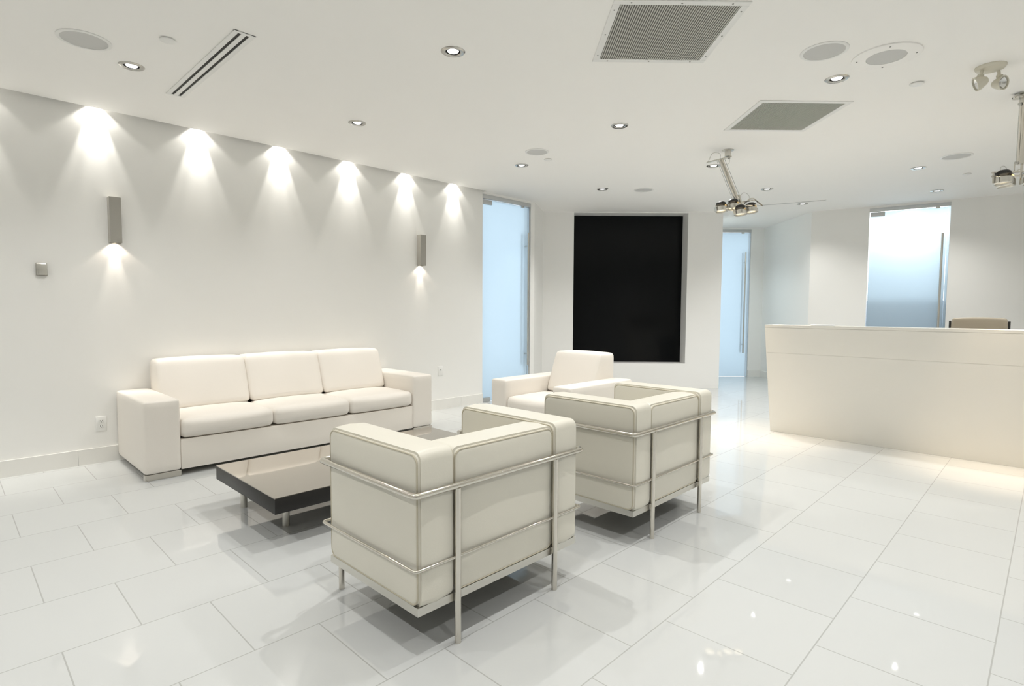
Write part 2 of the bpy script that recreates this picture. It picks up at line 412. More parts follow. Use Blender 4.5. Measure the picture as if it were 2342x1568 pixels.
def loop_edges(pts):
    vs = [bm.verts.new((x, y, CH)) for x, y in pts]
    return [bm.edges.new((vs[i], vs[(i + 1) % len(vs)])) for i in range(len(vs))], vs
edges, _ = loop_edges(poly)
hole_loops = []
for x, y in [cp(a, b) for a, b, _l in DOWN] + HID:
    e, vs = loop_edges([(x + RH * math.cos(2 * math.pi * k / 24), y + RH * math.sin(2 * math.pi * k / 24)) for k in range(24)])
    edges += e; hole_loops.append(vs)
bmesh.ops.triangle_fill(bm, use_beauty=True, use_dissolve=False, edges=edges, normal=(0, 0, -1))
for vs in hole_loops:      # sleeves of the lamp holes
    up = [bm.verts.new(v.co + Vector((0, 0, 0.03))) for v in vs]
    for k in range(24): bm.faces.new((vs[k], vs[(k + 1) % 24], up[(k + 1) % 24], up[k]))
# lip of the cove slot and the slab above
box(bm, -2.6, D1[0] - 0.02, SLOT_Y - 0.02, SLOT_Y, CH, CH + 0.13)
box(bm, -2.7, 14.0, -3.4, 6.4, TOP - 0.005, TOP + 0.1)
box(bm, -2.6, D1[0] - 0.02, SLOT_Y - 0.02, WY, CH + 0.13, CH + 0.16)
box(bm, D1[0] - 0.02, D1[0], SLOT_Y - 0.02, WY, CH, CH + 0.16)
struct('ceiling', bm, m_ceil, 'smooth white ceiling with recessed lamps, grilles and speakers', 'ceiling')

# skirting of cut tiles
def skirt(name, p, q, label, h=0.125, t=0.012, L=0.5, off=0.24):
    p, q = Vector((*p, 0)), Vector((*q, 0)); d = (q - p).normalized(); tot = (q - p).length; n = Vector((d.y, -d.x, 0)) * t
    bm = bmesh.new(); s = 0.0; e = off
    while s < tot - 1e-4:
        e = min(e, tot); a, b = p + d * s, p + d * (e - 0.0015)
        prism(bm, [(a.x, a.y), (b.x, b.y), (b.x + n.x, b.y + n.y), (a.x + n.x, a.y + n.y)], 0, h)
        s = e; e += L
    bmesh.ops.remove_doubles(bm, verts=bm.verts, dist=1e-6)
    return struct(name, bm, m_base, label, 'baseboard')
skirt('baseboard_left', (-2.5, WY), (D1[0], WY), 'white tile skirting along the wall behind the sofa')
skirt('baseboard_far', onF(D2[1]), onF(LF), 'white skirting beside the distant frosted door')
skirt('baseboard_passage', P_far, P_C0, 'white skirting along the side of the passage')
skirt('baseboard_right', onC(C3[1]), P_C1, 'white skirting behind the reception desk')

# ------------------------------------------------------------------ frosted glass doors
def glass_door(name, label, p, q, hinge_left=True, handle_in=0.10, hz=(0.455, 2.37)):
    """p -> q runs left to right seen from the room; outward normal is to the left of the run"""
    p, q = Vector((*p, 0)), Vector((*q, 0)); d = (q - p).normalized(); W = (q - p).length
    t = thing(name, label, 'door', (p.x, p.y, 0), math.atan2(d.y, d.x), None, 'structure')
    # local: +X along the opening, +Y outwards
    link('glass_pane', B(0.012, W - 0.035, 0.028, 0.040, 0.003, DH - 0.058, 0.002, 1), m_frost, t)
    link('side_light', B(W - 0.030, W, 0.030, 0.040, 0.0, DH - 0.055), m_frost, t)
    link('head_rail', B(-0.001, W + 0.001, -0.004, 0.07, DH - 0.055, DH, 0.003, 2), m_alu, t)
    link('patch_fitting', B(0.012, 0.19, 0.014, 0.054, DH - 0.125, DH - 0.062, 0.003, 2), m_alu, t)
    link('pivot', B(0.02, 0.16, 0.012, 0.056, 0.0, 0.055, 0.003, 2), m_alu, t)
    link('lock_stud', B(W - 0.17, W - 0.12, 0.018, 0.05, DH - 0.075, DH - 0.055, 0.002, 2), m_steel, t)
    hx = W - 0.035 - handle_in
    h = None
    for yy in (-0.035, 0.103):
        bm = bmesh.new(); cyl(bm, (hx, yy, hz[0]), (hx, yy, hz[1]), 0.014, 16)
        o = link('pull_bar', bm, m_steel, t); h = h or o
    for z in (hz[0] + 0.17, hz[1] - 0.19):
        bm = bmesh.new(); cyl(bm, (hx, -0.035, z), (hx, 0.103, z), 0.0085, 12)
        link('standoff', bm, m_steel, t)
    return t
glass_door('door_1', 'frosted glass door at the end of the long wall, with a tall paired pull bar', (D1[0], WY), (D1[1], WY), handle_in=0.05)
glass_door('door_2', 'distant frosted glass door at the end of the passage', onF(D2[0]), onF(D2[1]), handle_in=0.075)
glass_door('door_3', 'wide frosted glass door behind the reception desk, brightest at its top', onC(C3[0]), onC(C3[1]), handle_in=0.045)
# jambs seen as thin pale reveals
# unseen lamp added behind the wide door to whiten the top of its pane
def office(name, label, p, q, depth, lampz, power, color):
    p, q = Vector((*p, 0)), Vector((*q, 0)); d = (q - p).normalized(); W = (q - p).length
    t = thing(name, label, 'lamp', (p.x, p.y, 0), math.atan2(d.y, d.x))
    bm = bmesh.new(); box(bm, W / 2 - 0.5, W / 2 + 0.5, depth - 0.09, depth + 0.09, lampz, lampz + 0.06, 0.008, 2)
    link('housing', bm, m_trimwhite, t)
    link('diffuser', B(W / 2 - 0.48, W / 2 + 0.48, depth - 0.075, depth + 0.075, lampz - 0.006, lampz), m_lens, t)
    bm = bmesh.new(); cyl(bm, (W / 2, depth, lampz + 0.06), (W / 2, depth, TOP), 0.01, 10); link('stem', bm, m_steel, t)
    lamp('lamp_light', 'AREA', t, (W / 2, depth, lampz - 0.012), power, color, (W / 2, depth - 0.7, lampz - 0.30), size=(0.96, 0.14))
    return t
office('unseen_pane_lamp', 'unseen long white lamp added behind the wide frosted door to brighten its top', onC(C3[0]), onC(C3[1]), 0.50, 2.64, 42, (0.93, 0.97, 1.0))

# black panel in the niche
pc = (n0 + n1) / 2 + NB * (ND - 0.03); PW = (n1 - n0).length
t = thing('wall_panel', 'tall black glossy panel set deep in the white wall niche', 'panel', (pc.x, pc.y, 0), math.atan2(RB.y, RB.x))
link('black_glass', B(-PW / 2 + 0.002, PW / 2 - 0.004, -0.004, 0.03, NZ0 + 0.002, NZ1 - 0.004, 0.002, 1), m_black, t)

# ------------------------------------------------------------------ ceiling fittings
def downlight(x, y, label, group=None):
    t = thing('recessed_downlight', label, 'ceiling light', (x, y, CH), 0, group)
    bm = bmesh.new(); lathe(bm, [(0.044, 0.004), (0.044, -0.002), (0.050, -0.0065), (0.066, -0.0065), (0.074, -0.001), (0.074, 0.0)], 36)
    link('trim_ring', bm, m_ring, t)
    bm = bmesh.new(); lathe(bm, [(0.0435, 0.0), (0.0435, 0.03), (0.036, 0.030), (0.036, 0.0)], 28)
    link('lamp_collar', bm, m_slotdark, t)
    bm = bmesh.new(); lathe(bm, [(0.0, -0.0075), (0.018, -0.006), (0.030, -0.002), (0.0355, 0.003), (0.0355, 0.028), (0.0, 0.028)], 28)
    link('lens', bm, m_lens, t)
    lamp('lamp_light', 'SPOT', t, (0, 0, -0.014), P_DOWN, WHITE, (0, 0, -1), angle=128, blend=1.0, radius=0.014)
    return t
def relamp(o, k, col=None):          # each lamp is dimmed on its own
    for c in o.children:
        if c.type == 'LIGHT': c.data = c.data.copy(); c.data.energy = P_DOWN * k; c.data.color = col or WHITE
dl = None
for x, y, l in DOWN:
    px, py = cp(x, y)
    if dl is None: dl = downlight(px, py, l, 'recessed ceiling downlights'); d_ = dl
    else: d_ = dup(dl, (px, py, CH), 0, l)
    relamp(d_, 0.66 if (y > 4 and x < 5) else 0.82 if x > 8 else 0.95 if (x > 5.9 and y < 2) else 1.45 if x > 5.9 else 1.0)
for x, y in HID: relamp(dup(dl, (x, y, CH), 0, 'unseen recessed ceiling downlight added for fill light', 'unseen downlights added for fill'), 1.0 if x > 9 else 0.85 if y > 4 else 1.05 if x < 0 else 0.8, (0.80, 0.94, 1.0) if x > 9 else None)

# wall washers in the cove slot
def washer(x, label):
    t = thing('wall_washer', label, 'ceiling light', (x, WY - 0.034, CH + 0.06), 0, 'lamps in the cove slot')
    bm = bmesh.new(); lathe(bm, [(0.0, 0.07), (0.024, 0.07), (0.026, 0.0), (0.021, 0.0), (0.019, 0.02), (0.0, 0.02)], 20)
    link('can', bm, m_reflect, t)
    bm = bmesh.new(); lathe(bm, [(0.0, 0.004), (0.019, 0.004), (0.019, 0.012), (0.0, 0.012)], 20); link('lens', bm, m_lens, t)
    lamp('lamp_light', 'SPOT', t, (0, 0, 0.0), P_WASH_IN, WARM, (0, 0.075, -1), angle=46, blend=0.5, radius=0.012)
    lamp('core_light', 'SPOT', t, (0, 0, 0.0), P_WASH_CORE, WARM, (0, 0.035, -1), angle=26, blend=0.9, radius=0.012)
    lamp('spill_light', 'SPOT', t, (0, 0, 0.0), P_WASH_OUT, WARM, (0, 0, -1), angle=108, blend=0.3, radius=0.014)
    lamp('slot_fill_light', 'POINT', t, (0.035, 0, 0.05), 0.12, WARM, radius=0.01)  # added point light, lifts the dark slot between the cove lamps
    return t
wl = ['cut by the left picture edge', 'above the near sconce', 'second from the left over the sofa', 'third over the sofa, at its middle', 'fourth over the sofa, right of its middle', 'just left of the far sconce', 'nearest the frosted door']
wx = [0.20, 0.935, 1.675, 2.405, 3.150, 3.890, 4.615]
ww = None
for x, s in zip(wx, wl):
    lab = 'cove lamp casting the wall scallop ' + s
    if ww is None: ww = washer(x, lab)
    else: dup(ww, (x, WY - 0.034, CH + 0.06), 0, lab)
for x in (-0.53, -1.26, -1.99): dup(ww, (x, WY - 0.034, CH + 0.06), 0, 'unseen cove lamp added beyond the left picture edge', 'cove lamps added out of frame')  # extra lamps added out of view to light the wall

def speaker(x, y, r, label, kind=0):
    x, y = cp(x, y)
    t = thing('ceiling_speaker', label, 'speaker', (x, y, CH), 0)
    if kind == 0:
        bm = bmesh.new(); lathe(bm, [(r, 0.0), (r, -0.004), (r - 0.006, -0.007), (r * 0.86, -0.006), (r * 0.84, 0.0)], 48); link('rim', bm, m_trimwhite, t)
        bm = bmesh.new(); lathe(bm, [(0.0, -0.0045), (r * 0.5, -0.0042), (r * 0.845, -0.003), (r * 0.845, 0.0)], 48); link('grille', bm, m_grillemesh, t)
    else:
        bm = bmesh.new(); lathe(bm, [(r, 0.0), (r, -0.007), (r - 0.006, -0.009), (r * 0.58, -0.009), (r * 0.57, 0.0)], 56); link('cover_plate', bm, m_ceil, t)
        bm = bmesh.new(); lathe(bm, [(0.0, -0.0085), (r * 0.57, -0.0075), (r * 0.57, 0.0)], 48); link('grille', bm, m_grillemesh, t)
        for a in (18, 108, 198, 288):
            bm = bmesh.new(); sx, sy = 0.84 * r * math.cos(R(a)), 0.84 * r * math.sin(R(a))
            lathe(bm, [(0.0, -0.012), (0.0045, -0.0115), (0.0055, -0.0085), (0.0055, -0.006)], 12, sx, sy); link('screw', bm, m_screw, t)
    return t
speaker(0.674, 4.219, 0.135, 'round ceiling speaker at upper left with a grey mesh')
speaker(4.279, 3.827, 0.118, 'pale round ceiling speaker above the far end of the sofa')
speaker(6.574, 3.985, 0.125, 'pale round ceiling speaker above the black wall panel')
speaker(3.852, 1.093, 0.132, 'round ceiling speaker right of the near grille with a plain rim')
speaker(4.188, 0.834, 0.185, 'large round ceiling speaker plate with four visible screws at upper right', 1)
speaker(7.332, 0.807, 0.135, 'flat pale round ceiling speaker left of the upright hanging spotlight')
def disc(x, y, label):
    x, y = cp(x, y)
    t = thing('sprinkler_cover', label, 'sprinkler', (x, y, CH), 0, 'concealed sprinkler covers')
    bm = bmesh.new(); lathe(bm, [(0.0, -0.012), (0.038, -0.0115), (0.042, -0.009), (0.042, -0.006), (0.036, -0.006), (0.036, 0.0), (0.0, 0.0)], 32); link('cover_disc', bm, m_trimwhite, t)
    return t
disc(1.016, 3.852, 'small white round sprinkler cover left of the slot diffuser')
disc(4.569, 3.925, 'tiny white sprinkler cover right of the pale speaker above the sofa end')
disc(4.824, 0.771, 'small white round sprinkler cover left of the twin emergency lamps')
disc(8.333, 0.813, 'tiny white sprinkler cover above the wide frosted door, left of the upright spotlight')

def diffuser():
    x, y = cp(1.306, 4.118)
    t = thing('slot_diffuser', 'long white ceiling slot diffuser with two black slots near the left wall', 'vent', (x, y, CH))
    L, W = 0.675, 0.060
    bm = bmesh.new()
    for a, b in ((-W, -0.031), (-0.014, 0.014), (0.031, W)): box(bm, a, b, -L, L, -0.006, 0.0, 0.0015, 1)
    for s in (-1, 1): box(bm, -W, W, min(s * L, s * (L - 0.022)), max(s * L, s * (L - 0.022)), -0.0062, 0.0, 0.0015, 1)
    link('frame', bm, m_trimwhite, t)
    for a in (-0.0225, 0.0225): link('slot', B(a - 0.0085, a + 0.0085, -L + 0.022, L - 0.022, -0.0025, -0.0003), m_slotdark, t)
diffuser()
def grille(x, y, label, screws):
    x, y = cp(x, y)
    t = thing('return_air_grille', label, 'vent', (x, y, CH), R(-45))
    h, o = 0.313, 0.352
    bm = bmesh.new()
    box(bm, -o, o, h, o, -0.006, 0.0, 0.0015, 1); box(bm, -o, o, -o, -h, -0.006, 0.0, 0.0015, 1)
    box(bm, -o, -h, -h, h, -0.006, 0.0, 0.0015, 1); box(bm, h, o, -h, h, -0.006, 0.0, 0.0015, 1)
    link('frame', bm, m_trimwhite, t)
    bm = bmesh.new(); box(bm, -h, h, -h, h, -0.0012, -0.0002, mi=1)
    N = 50
    for i in range(N):
        c = -h + (i + 0.5) * 2 * h / N; box(bm, c - 0.0032, c + 0.0032, -h, h, -0.0052, -0.001)
    link('fins', bm, [m_filter, m_grillback], t, smooth=False)
    if screws:
        for sx, sy in [(a, b) for a in (-0.26, 0, 0.26) for b in (-0.333, 0.333)] + [(b, a) for a in (-0.26, 0, 0.26) for b in (-0.333, 0.333)]:
            bm = bmesh.new(); lathe(bm, [(0.0, -0.0085), (0.004, -0.008), (0.005, -0.006), (0.005, -0.004)], 10, sx, sy); link('screw', bm, m_screw, t)
grille(2.986, 1.697, 'large grey square ceiling grille nearest the viewpoint, cut by the top edge', True)
grille(4.904, 1.678, 'smaller looking grey square ceiling grille farther back, above the reception area', False)

a, b = Vector((*cp(8.63, 3.62), 0)), Vector((*cp(8.93, 2.434), 0)); d = b - a
t = thing('linear_diffuser', 'thin dark ceiling slot running towards the wide frosted door', 'vent', ((a.x + b.x) / 2, (a.y + b.y) / 2, CH), math.atan2(d.y, d.x))
L = d.length / 2
bm = bmesh.new(); box(bm, -L, L, -0.028, -0.014, -0.004, 0); box(bm, -L, L, 0.014, 0.028, -0.004, 0); box(bm, -L, -L + 0.01, -0.028, 0.028, -0.004, 0); box(bm, L - 0.01, L, -0.028, 0.028, -0.004, 0)
link('frame', bm, m_trimwhite, t); link('slot', B(-L + 0.01, L - 0.01, -0.014, 0.014, -0.0016, -0.0003), mat('grey_slot', (0.16, 0.17, 0.17), 0.6, var=0.1), t)

# twin-head emergency light
x, y = cp(4.826, 0.380)
t = thing('emergency_light', 'almond twin-head emergency lamp on the ceiling at upper right', 'emergency light', (x, y, CH), math.atan2(RB.y, RB.x))
bm = bmesh.new(); lathe(bm, [(0.0, -0.028), (0.05, -0.027), (0.072, -0.020), (0.082, -0.006), (0.082, 0.0), (0.0, 0.0)], 36); link('canopy', bm, m_almond, t)
for sx, aim, nm in ((-0.052, (-0.75, 0.35, -0.30), 0), (0.052, (0.25, -0.95, -0.18), 1)):
    bm = bmesh.new(); cyl(bm, (sx, 0, -0.024), (sx * 1.18, 0, -0.066), 0.009, 14); cyl(bm, (sx * 1.18 - 0.014, 0, -0.06), (sx * 1.18 + 0.014, 0, -0.06), 0.012, 14)
    link('swivel', bm, m_almond, t)
    A = Vector(aim).normalized(); c = Vector((sx * 1.3, 0, -0.104)); x_, y_ = frame_of(A)
    def ring_head(prof, m, name, par):
        bm = bmesh.new(); lathe(bm, prof, 28)
        bm.transform(Matrix.Translation(c) @ A.to_track_quat('Z', 'Y').to_matrix().to_4x4()); return link(name, bm, m, par)
    hd = ring_head([(0.0, -0.045), (0.018, -0.044), (0.028, -0.030), (0.042, 0.0), (0.044, 0.022), (0.038, 0.022), (0.036, 0.012)], m_almond, 'lamp_head', t)
    ring_head([(0.0, -0.016), (0.016, -0.010), (0.036, 0.012)], m_reflect, 'reflector', hd)
    ring_head([(0.0, 0.010), (0.006, 0.008), (0.010, 0.0), (0.008, -0.012), (0.0, -0.014)], m_trimwhite, 'bulb', hd)

# hanging spotlights
def lamp_head(t, c, yaw, tilt=0.0, bulb=True, aim=None):
    """open steel tray with a spot lamp, black rear cap and gilded socket"""
    Mx = Matrix.Translation(c) @ Matrix.Rotation(yaw, 4, 'Z') @ Matrix.Rotation(tilt, 4, 'X')
    bm = bmesh.new()
    lathe(bm, [(0.050, 0.020), (0.056, 0.018), (0.058, -0.020), (0.052, -0.026), (0.048, -0.020), (0.048, 0.016), (0.050, 0.020)], 28)
    for s in (-1, 1): box(bm, s * 0.062 - 0.003, s * 0.062 + 0.003, -0.018, 0.018, -0.022, 0.022, 0.002, 1)
    bm.transform(Mx); hd = link('lamp_head', bm, m_steel, t)
    bm = bmesh.new(); lathe(bm, [(0.0, 0.072), (0.034, 0.070), (0.046, 0.060), (0.047, 0.040), (0.030, 0.030), (0.022, 0.018), (0.0, 0.018)], 24); bm.transform(Mx); link('rear_cap', bm, m_plastic, hd)
    bm = bmesh.new(); cyl(bm, (0.018, -0.03, 0.016), (0.018, -0.052, 0.024), 0.011, 12); bm.transform(Mx); link('socket', bm, m_brass, hd)
    bm = bmesh.new(); lathe(bm, [(0.0, 0.004), (0.047, 0.002), (0.047, 0.010), (0.0, 0.012)], 24); bm.transform(Mx); link('lens', bm, m_lenswarm, hd)
    if aim is not None:
        v = Mx @ Vector((0, 0, -0.03)); lamp('lamp_light', 'SPOT', t, v, P_HEAD, HALO, aim, angle=46, blend=0.8, radius=0.03)
# tilted one
x, y = cp(5.531, 2.409)
t = thing('hanging_spotlight', 'nickel spotlight cluster hanging on a tilted tube, in front of the black panel wall', 'spotlight', (x, y, CH), math.atan2(RB.y, RB.x))
bm = bmesh.new(); lathe(bm, [(0.0, 0.0), (0.055, 0.0), (0.055, -0.006), (0.030, -0.008), (0.030, -0.062), (0.0, -0.062)], 28); link('canopy', bm, m_steel, t)
bm = bmesh.new(); box(bm, -0.21, 0.035, -0.016, 0.016, -0.005, 0.005, 0.002, 1)
bm.transform(Matrix.Translation((0, 0, -0.070)) @ Matrix.Rotation(R(-14), 4, 'Y')); link('swing_plate', bm, m_steel, t)
TA, TB = Vector((-0.070, 0, -0.090)), Vector((0.100, 0, -0.475))
bm = bmesh.new(); cyl(bm, TA, TB, 0.024, 24); link('tube', bm, m_chrome, t)
for s in (-1, 1):
    o_ = Vector((0.036 * s, 0, 0.012 * s))
    bm = bmesh.new(); cyl(bm, TA + o_, TB + o_, 0.0022, 8); link('tension_cable', bm, m_cable, t)
bm = bmesh.new(); tube(bm, fillet([(-0.19, 0, -0.112), (-0.15, 0, -0.02), (-0.07, 0, -0.03), (-0.075, 0, -0.09)], 0.05, 8), 0.0025, 8); link('feed_wire', bm, m_cable, t)
bm = bmesh.new(); tube(bm, fillet([(-0.05, 0, -0.10), (-0.03, 0, -0.14), (0.02, 0, -0.13), (0.015, 0, -0.066)], 0.04, 8), 0.0022, 8); cyl(bm, (0.012, 0, -0.086), (0.012, 0, -0.062), 0.012, 12); link('lower_wire', bm, m_cable, t)
bm = bmesh.new(); tube(bm, fillet([(0.125, 0, -0.46), (0.16, 0, -0.40), (0.22, 0, -0.43), (0.225, 0, -0.50)], 0.04, 8), 0.0022, 8); link('head_wire', bm, m_cable, t)
bm = bmesh.new(); cyl(bm, (0.118, 0, -0.440), (0.150, 0, -0.530), 0.013, 14); lathe(bm, [(0, -0.425), (0.015, -0.43), (0.016, -0.445), (0, -0.455)], 16, 0.118, 0)
link('swivel_joint', bm, m_steel, t)
bm = bmesh.new(); cyl(bm, (-0.10, 0.02, -0.535), (0.30, 0.02, -0.475), 0.006, 10); cyl(bm, (-0.06, -0.05, -0.575), (0.28, -0.05, -0.53), 0.006, 10)
tube(bm, fillet([(0.165, 0.05, -0.53), (0.235, 0.02, -0.465), (0.265, 0.0, -0.465), (0.335, -0.05, -0.545)], 0.015, 4), 0.007, 10)
tube(bm, fillet([(0.02, 0.02, -0.53), (0.05, -0.03, -0.57), (0.075, -0.05, -0.62)], 0.02, 4), 0.006, 10)
link('head_frame', bm, m_chrome, t)
for c, ya, aim in (((-0.050, 0.0, -0.570), 12, (0.30, 0.10, -2.83)), ((0.070, 0.0, -0.545), 8, (0.58, 0.02, -2.83)), ((0.115, -0.06, -0.612), 10, (0.0, -0.3, -2.83)), ((0.235, -0.02, -0.582), 10, (0.72, 0.22, -2.6))):
    lamp_head(t, Vector(c), R(ya), R(-9), aim=aim)
# upright one at the right edge
x, y = cp(5.587, 0.235)
t = thing('hanging_spotlight', 'nickel spotlight cluster hanging on an upright tube, cut by the right edge', 'spotlight', (x, y, CH), math.atan2(RB.y, RB.x))
bm = bmesh.new(); lathe(bm, [(0.0, 0.0), (0.060, 0.0), (0.060, -0.006), (0.034, -0.010), (0.034, -0.066), (0.0, -0.066)], 28); link('canopy', bm, m_steel, t)
bm = bmesh.new(); lathe(bm, [(0, -0.018), (0.03, -0.022), (0.034, -0.03), (0.03, -0.038), (0, -0.04)], 16, -0.055, 0); link('side_knob', bm, m_chrome, t)
bm = bmesh.new(); cyl(bm, (0, 0, -0.06), (0, 0, -0.50), 0.027, 24); link('tube', bm, m_chrome, t)
for s in (-1, 1):
    bm = bmesh.new(); cyl(bm, (0.040 * s, 0, -0.075), (0.040 * s, 0, -0.50), 0.0022, 8); cyl(bm, (0.045 * s, 0, -0.075), (0.03 * s, 0, -0.075), 0.009, 10); cyl(bm, (0.048 * s, 0, -0.49), (0.028 * s, 0, -0.49), 0.009, 10)
    link('tension_cable', bm, m_cable, t)
bm = bmesh.new()
cyl(bm, (-0.21, 0, -0.560), (0.21, 0, -0.545), 0.0065, 10); cyl(bm, (-0.21, 0, -0.588), (0.21, 0, -0.572), 0.0065, 10)
for s in (-0.2, 0.2): cyl(bm, (s, 0, -0.555), (s, 0, -0.635), 0.0055, 10)
cyl(bm, (0, 0, -0.50), (0, 0, -0.645), 0.007, 10); tube(bm, fillet([(-0.05, 0, -0.50), (-0.05, 0, -0.555), (0.0, 0, -0.53)], 0.01, 3), 0.003, 8)
link('head_frame', bm, m_chrome, t)
bm = bmesh.new(); tube(bm, [(-0.13 + 0.022 * math.cos(k * math.pi / 8), 0, -0.535 + 0.022 * math.sin(k * math.pi / 8)) for k in range(16)], 0.002, 8, closed=True); link('wire_loop', bm, m_cable, t)
for c, ya, aim in (((-0.125, 0.0, -0.615), 12, (0.10, 0.22, -2.83)), ((0.085, 0.0, -0.612), 12, (0.32, 0.12, -2.83)), ((-0.02, 0.1, -0.612), 40, (0.25, 0.35, -2.7)), ((0.19, 0.03, -0.612), 15, (0.6, 0.35, -2.7))):
    lamp_head(t, Vector(c), R(ya), R(-5), aim=aim)

# ------------------------------------------------------------------ wall fittings
def sconce(x, label):
    t = thing('wall_sconce', label, 'wall light', (x, WY, 0), 0)
    z0, z1, hw, d, th = 1.786, 2.150, 0.040, 0.075, 0.003
    bm = bmesh.new()
    box(bm, -hw, hw, -d, -d + th, z0, z1); box(bm, -hw, -hw + th, -d + th, -0.002, z0, z1); box(bm, hw - th, hw, -d + th, -0.002, z0, z1)
    box(bm, -hw + th, hw - th, -0.002 - th, -0.002, z0, z1); box(bm, -hw + th, hw - th, -d + th, -0.002 - th, z1 - th, z1)
    link('body', bm, m_sconce, t, smooth=False)
    bm = bmesh.new(); cyl(bm, (0, -0.038, z0 + 0.055), (0, -0.038, z0 + 0.09), 0.024, 20); link('lamp', bm, m_lenswarm, t)
    lamp('lamp_light', 'SPOT', t, (0, -0.036, z0 + 0.05), P_SCONCE_IN, (1.0, 0.90, 0.78), (0, -0.024, -1), angle=36, blend=0.8, radius=0.012)
    lamp('spill_light', 'SPOT', t, (0, -0.030, z0 + 0.012), P_SCONCE_OUT, (1.0, 0.86, 0.72), (0, -0.030, -1), angle=112, blend=0.35, radius=0.012)
    return t
s1 = sconce(1.033, 'grey metal wall sconce above the left end of the sofa, larger in view')
dup(s1, (4.092, WY, 0), 0, 'grey metal wall sconce farther along, near the frosted door')
t = thing('thermostat', 'small square nickel wall control left of the near sconce', 'thermostat', (0.566, WY, 1.549))
link('back_plate', B(-0.034, 0.034, -0.012, 0, -0.049, 0.049, 0.003, 2), m_sconce, t)
link('cover', B(-0.031, 0.031, -0.030, -0.012, -0.042, 0.044, 0.006, 3), m_steel, t)
def outlet(x, z, label):
    t = thing('wall_outlet', label, 'outlet', (x, WY, z))
    link('cover_plate', B(-0.037, 0.037, -0.006, 0, -0.06, 0.06, 0.003, 2), m_trimwhite, t)
    for s in (-1, 1):
        f = link('receptacle', B(-0.017, 0.017, -0.0085, -0.005, s * 0.021 - 0.014, s * 0.021 + 0.014, 0.003, 2), m_trimwhite, t)
        for a in (-0.007, 0.007): link('slot', B(a - 0.0015, a + 0.0015, -0.009, -0.007, s * 0.021 - 0.001, s * 0.021 + 0.008), m_dark, f)
        bm = bmesh.new(); cyl(bm, (0, -0.009, s * 0.021 - 0.007), (0, -0.007, s * 0.021 - 0.007), 0.0028, 10); link('ground_hole', bm, m_dark, f)
    return t
outlet(0.898, 0.318, 'white wall outlet just left of the sofa')
t = thing('cable_socket', 'white wall plate with one dark centre jack, right of the sofa', 'outlet', (4.402, WY, 0.488))
link('cover_plate', B(-0.037, 0.037, -0.006, 0, -0.06, 0.06, 0.003, 2), m_trimwhite, t)
bm = bmesh.new(); cyl(bm, (0, -0.014, 0.012), (0, -0.005, 0.012), 0.007, 14); link('jack', bm, m_screw, t)

# ------------------------------------------------------------------ sofa and armchair
def sofa(name, label, cat, W, D, arm, nseat, loc, rotz, th0=0.352, th1=0.150):
    """front edge at local y=0, left end x=0, depth towards +y"""
    t = thing(name, label, cat, loc, rotz)
    zb, za, zbase = 0.045, 0.582, 0.272
    for x0, s in ((0, 0), (W - arm, 1)):
        bm = bmesh.new(); puffbox(bm, x0, x0 + arm, 0, D - 0.01, zb, za, 0.022, 0.005); link('arm', bm, m_sofa, t)
        link('front_foot', B(x0 + 0.002, x0 + arm - 0.002, 0.004, 0.05, 0.0, zb, 0.002, 1), m_chrome, t)
        bm = bmesh.new(); cyl(bm, (x0 + arm / 2, D - 0.09, 0), (x0 + arm / 2, D - 0.09, zb + 0.01), 0.022, 16); link('rear_foot', bm, m_chrome, t)
    iw = W - 2 * arm; cw = iw / nseat
    bm = bmesh.new()
    box(bm, arm, W - arm, 0.012, D - 0.03, zb, zbase, 0.006, 2)
    for i in range(1, nseat): pass
    link('seat_base', bm, m_sofabase, t)
    link('back_frame', B(arm, W - arm, D - 0.075, D - 0.012, zbase, 0.56, 0.012, 3), m_sofabase, t)
    for i in range(nseat):
        x0 = arm + i * cw
        bm = bmesh.new(); puffbox(bm, x0 + 0.002, x0 + cw - 0.002, 0.0, 0.60, zbase + 0.006, 0.426, 0.046, 0.018, 14); link('seat_cushion', bm, m_sofa, t)
        bm = bmesh.new(); puffbox(bm, x0 + 0.002, x0 + cw - 0.002, 0.0, 0.36, 0.425, 0.832, 0.040, 0.012, 14)
        for v in bm.verts:          # leaning front, upright rear
            th = th0 - th1 * max(0.0, min(1.0, (v.co.z - 0.42) / 0.41)); v.co.y = D - 0.018 - (0.36 - v.co.y) * th / 0.36
        link('back_cushion', bm, m_sofa, t)
    return t
sofa('sofa', 'long ivory leather three-seat sofa against the left wall', 'sofa', 2.60, 0.86, 0.240, 3, (1.002, 4.672, 0), 0)
sofa('armchair', 'ivory leather armchair matching the sofa, at its far end below the black panel', 'armchair', 0.995, 1.0, 0.205, 1, (3.80, 3.985, 0), R(-90), 0.405, 0.165)

# ------------------------------------------------------------------ coffee table
t = thing('coffee_table', 'low dark coffee table with mirrored glass top in front of the sofa', 'table', (2.035, 3.332, 0))
hx, hy = 0.840, 0.443
bm = bmesh.new(); box(bm, -hx, hx, -hy, hy, 0.180, 0.262, 0.0025, 2); link('slab', bm, m_laminate, t)
link('glass_top', B(-hx + 0.0005, hx - 0.0005, -hy + 0.0005, hy - 0.0005, 0.262, 0.268, 0.001, 1), m_mirror, t)
for lx, ly in ((-0.663, -0.167), (-0.720, 0.318), (0.663, -0.167), (0.720, 0.318)):
    bm = bmesh.new(); cyl(bm, (lx, ly, 0), (lx, ly, 0.182), 0.020, 20); link('leg', bm, m_steel, t)

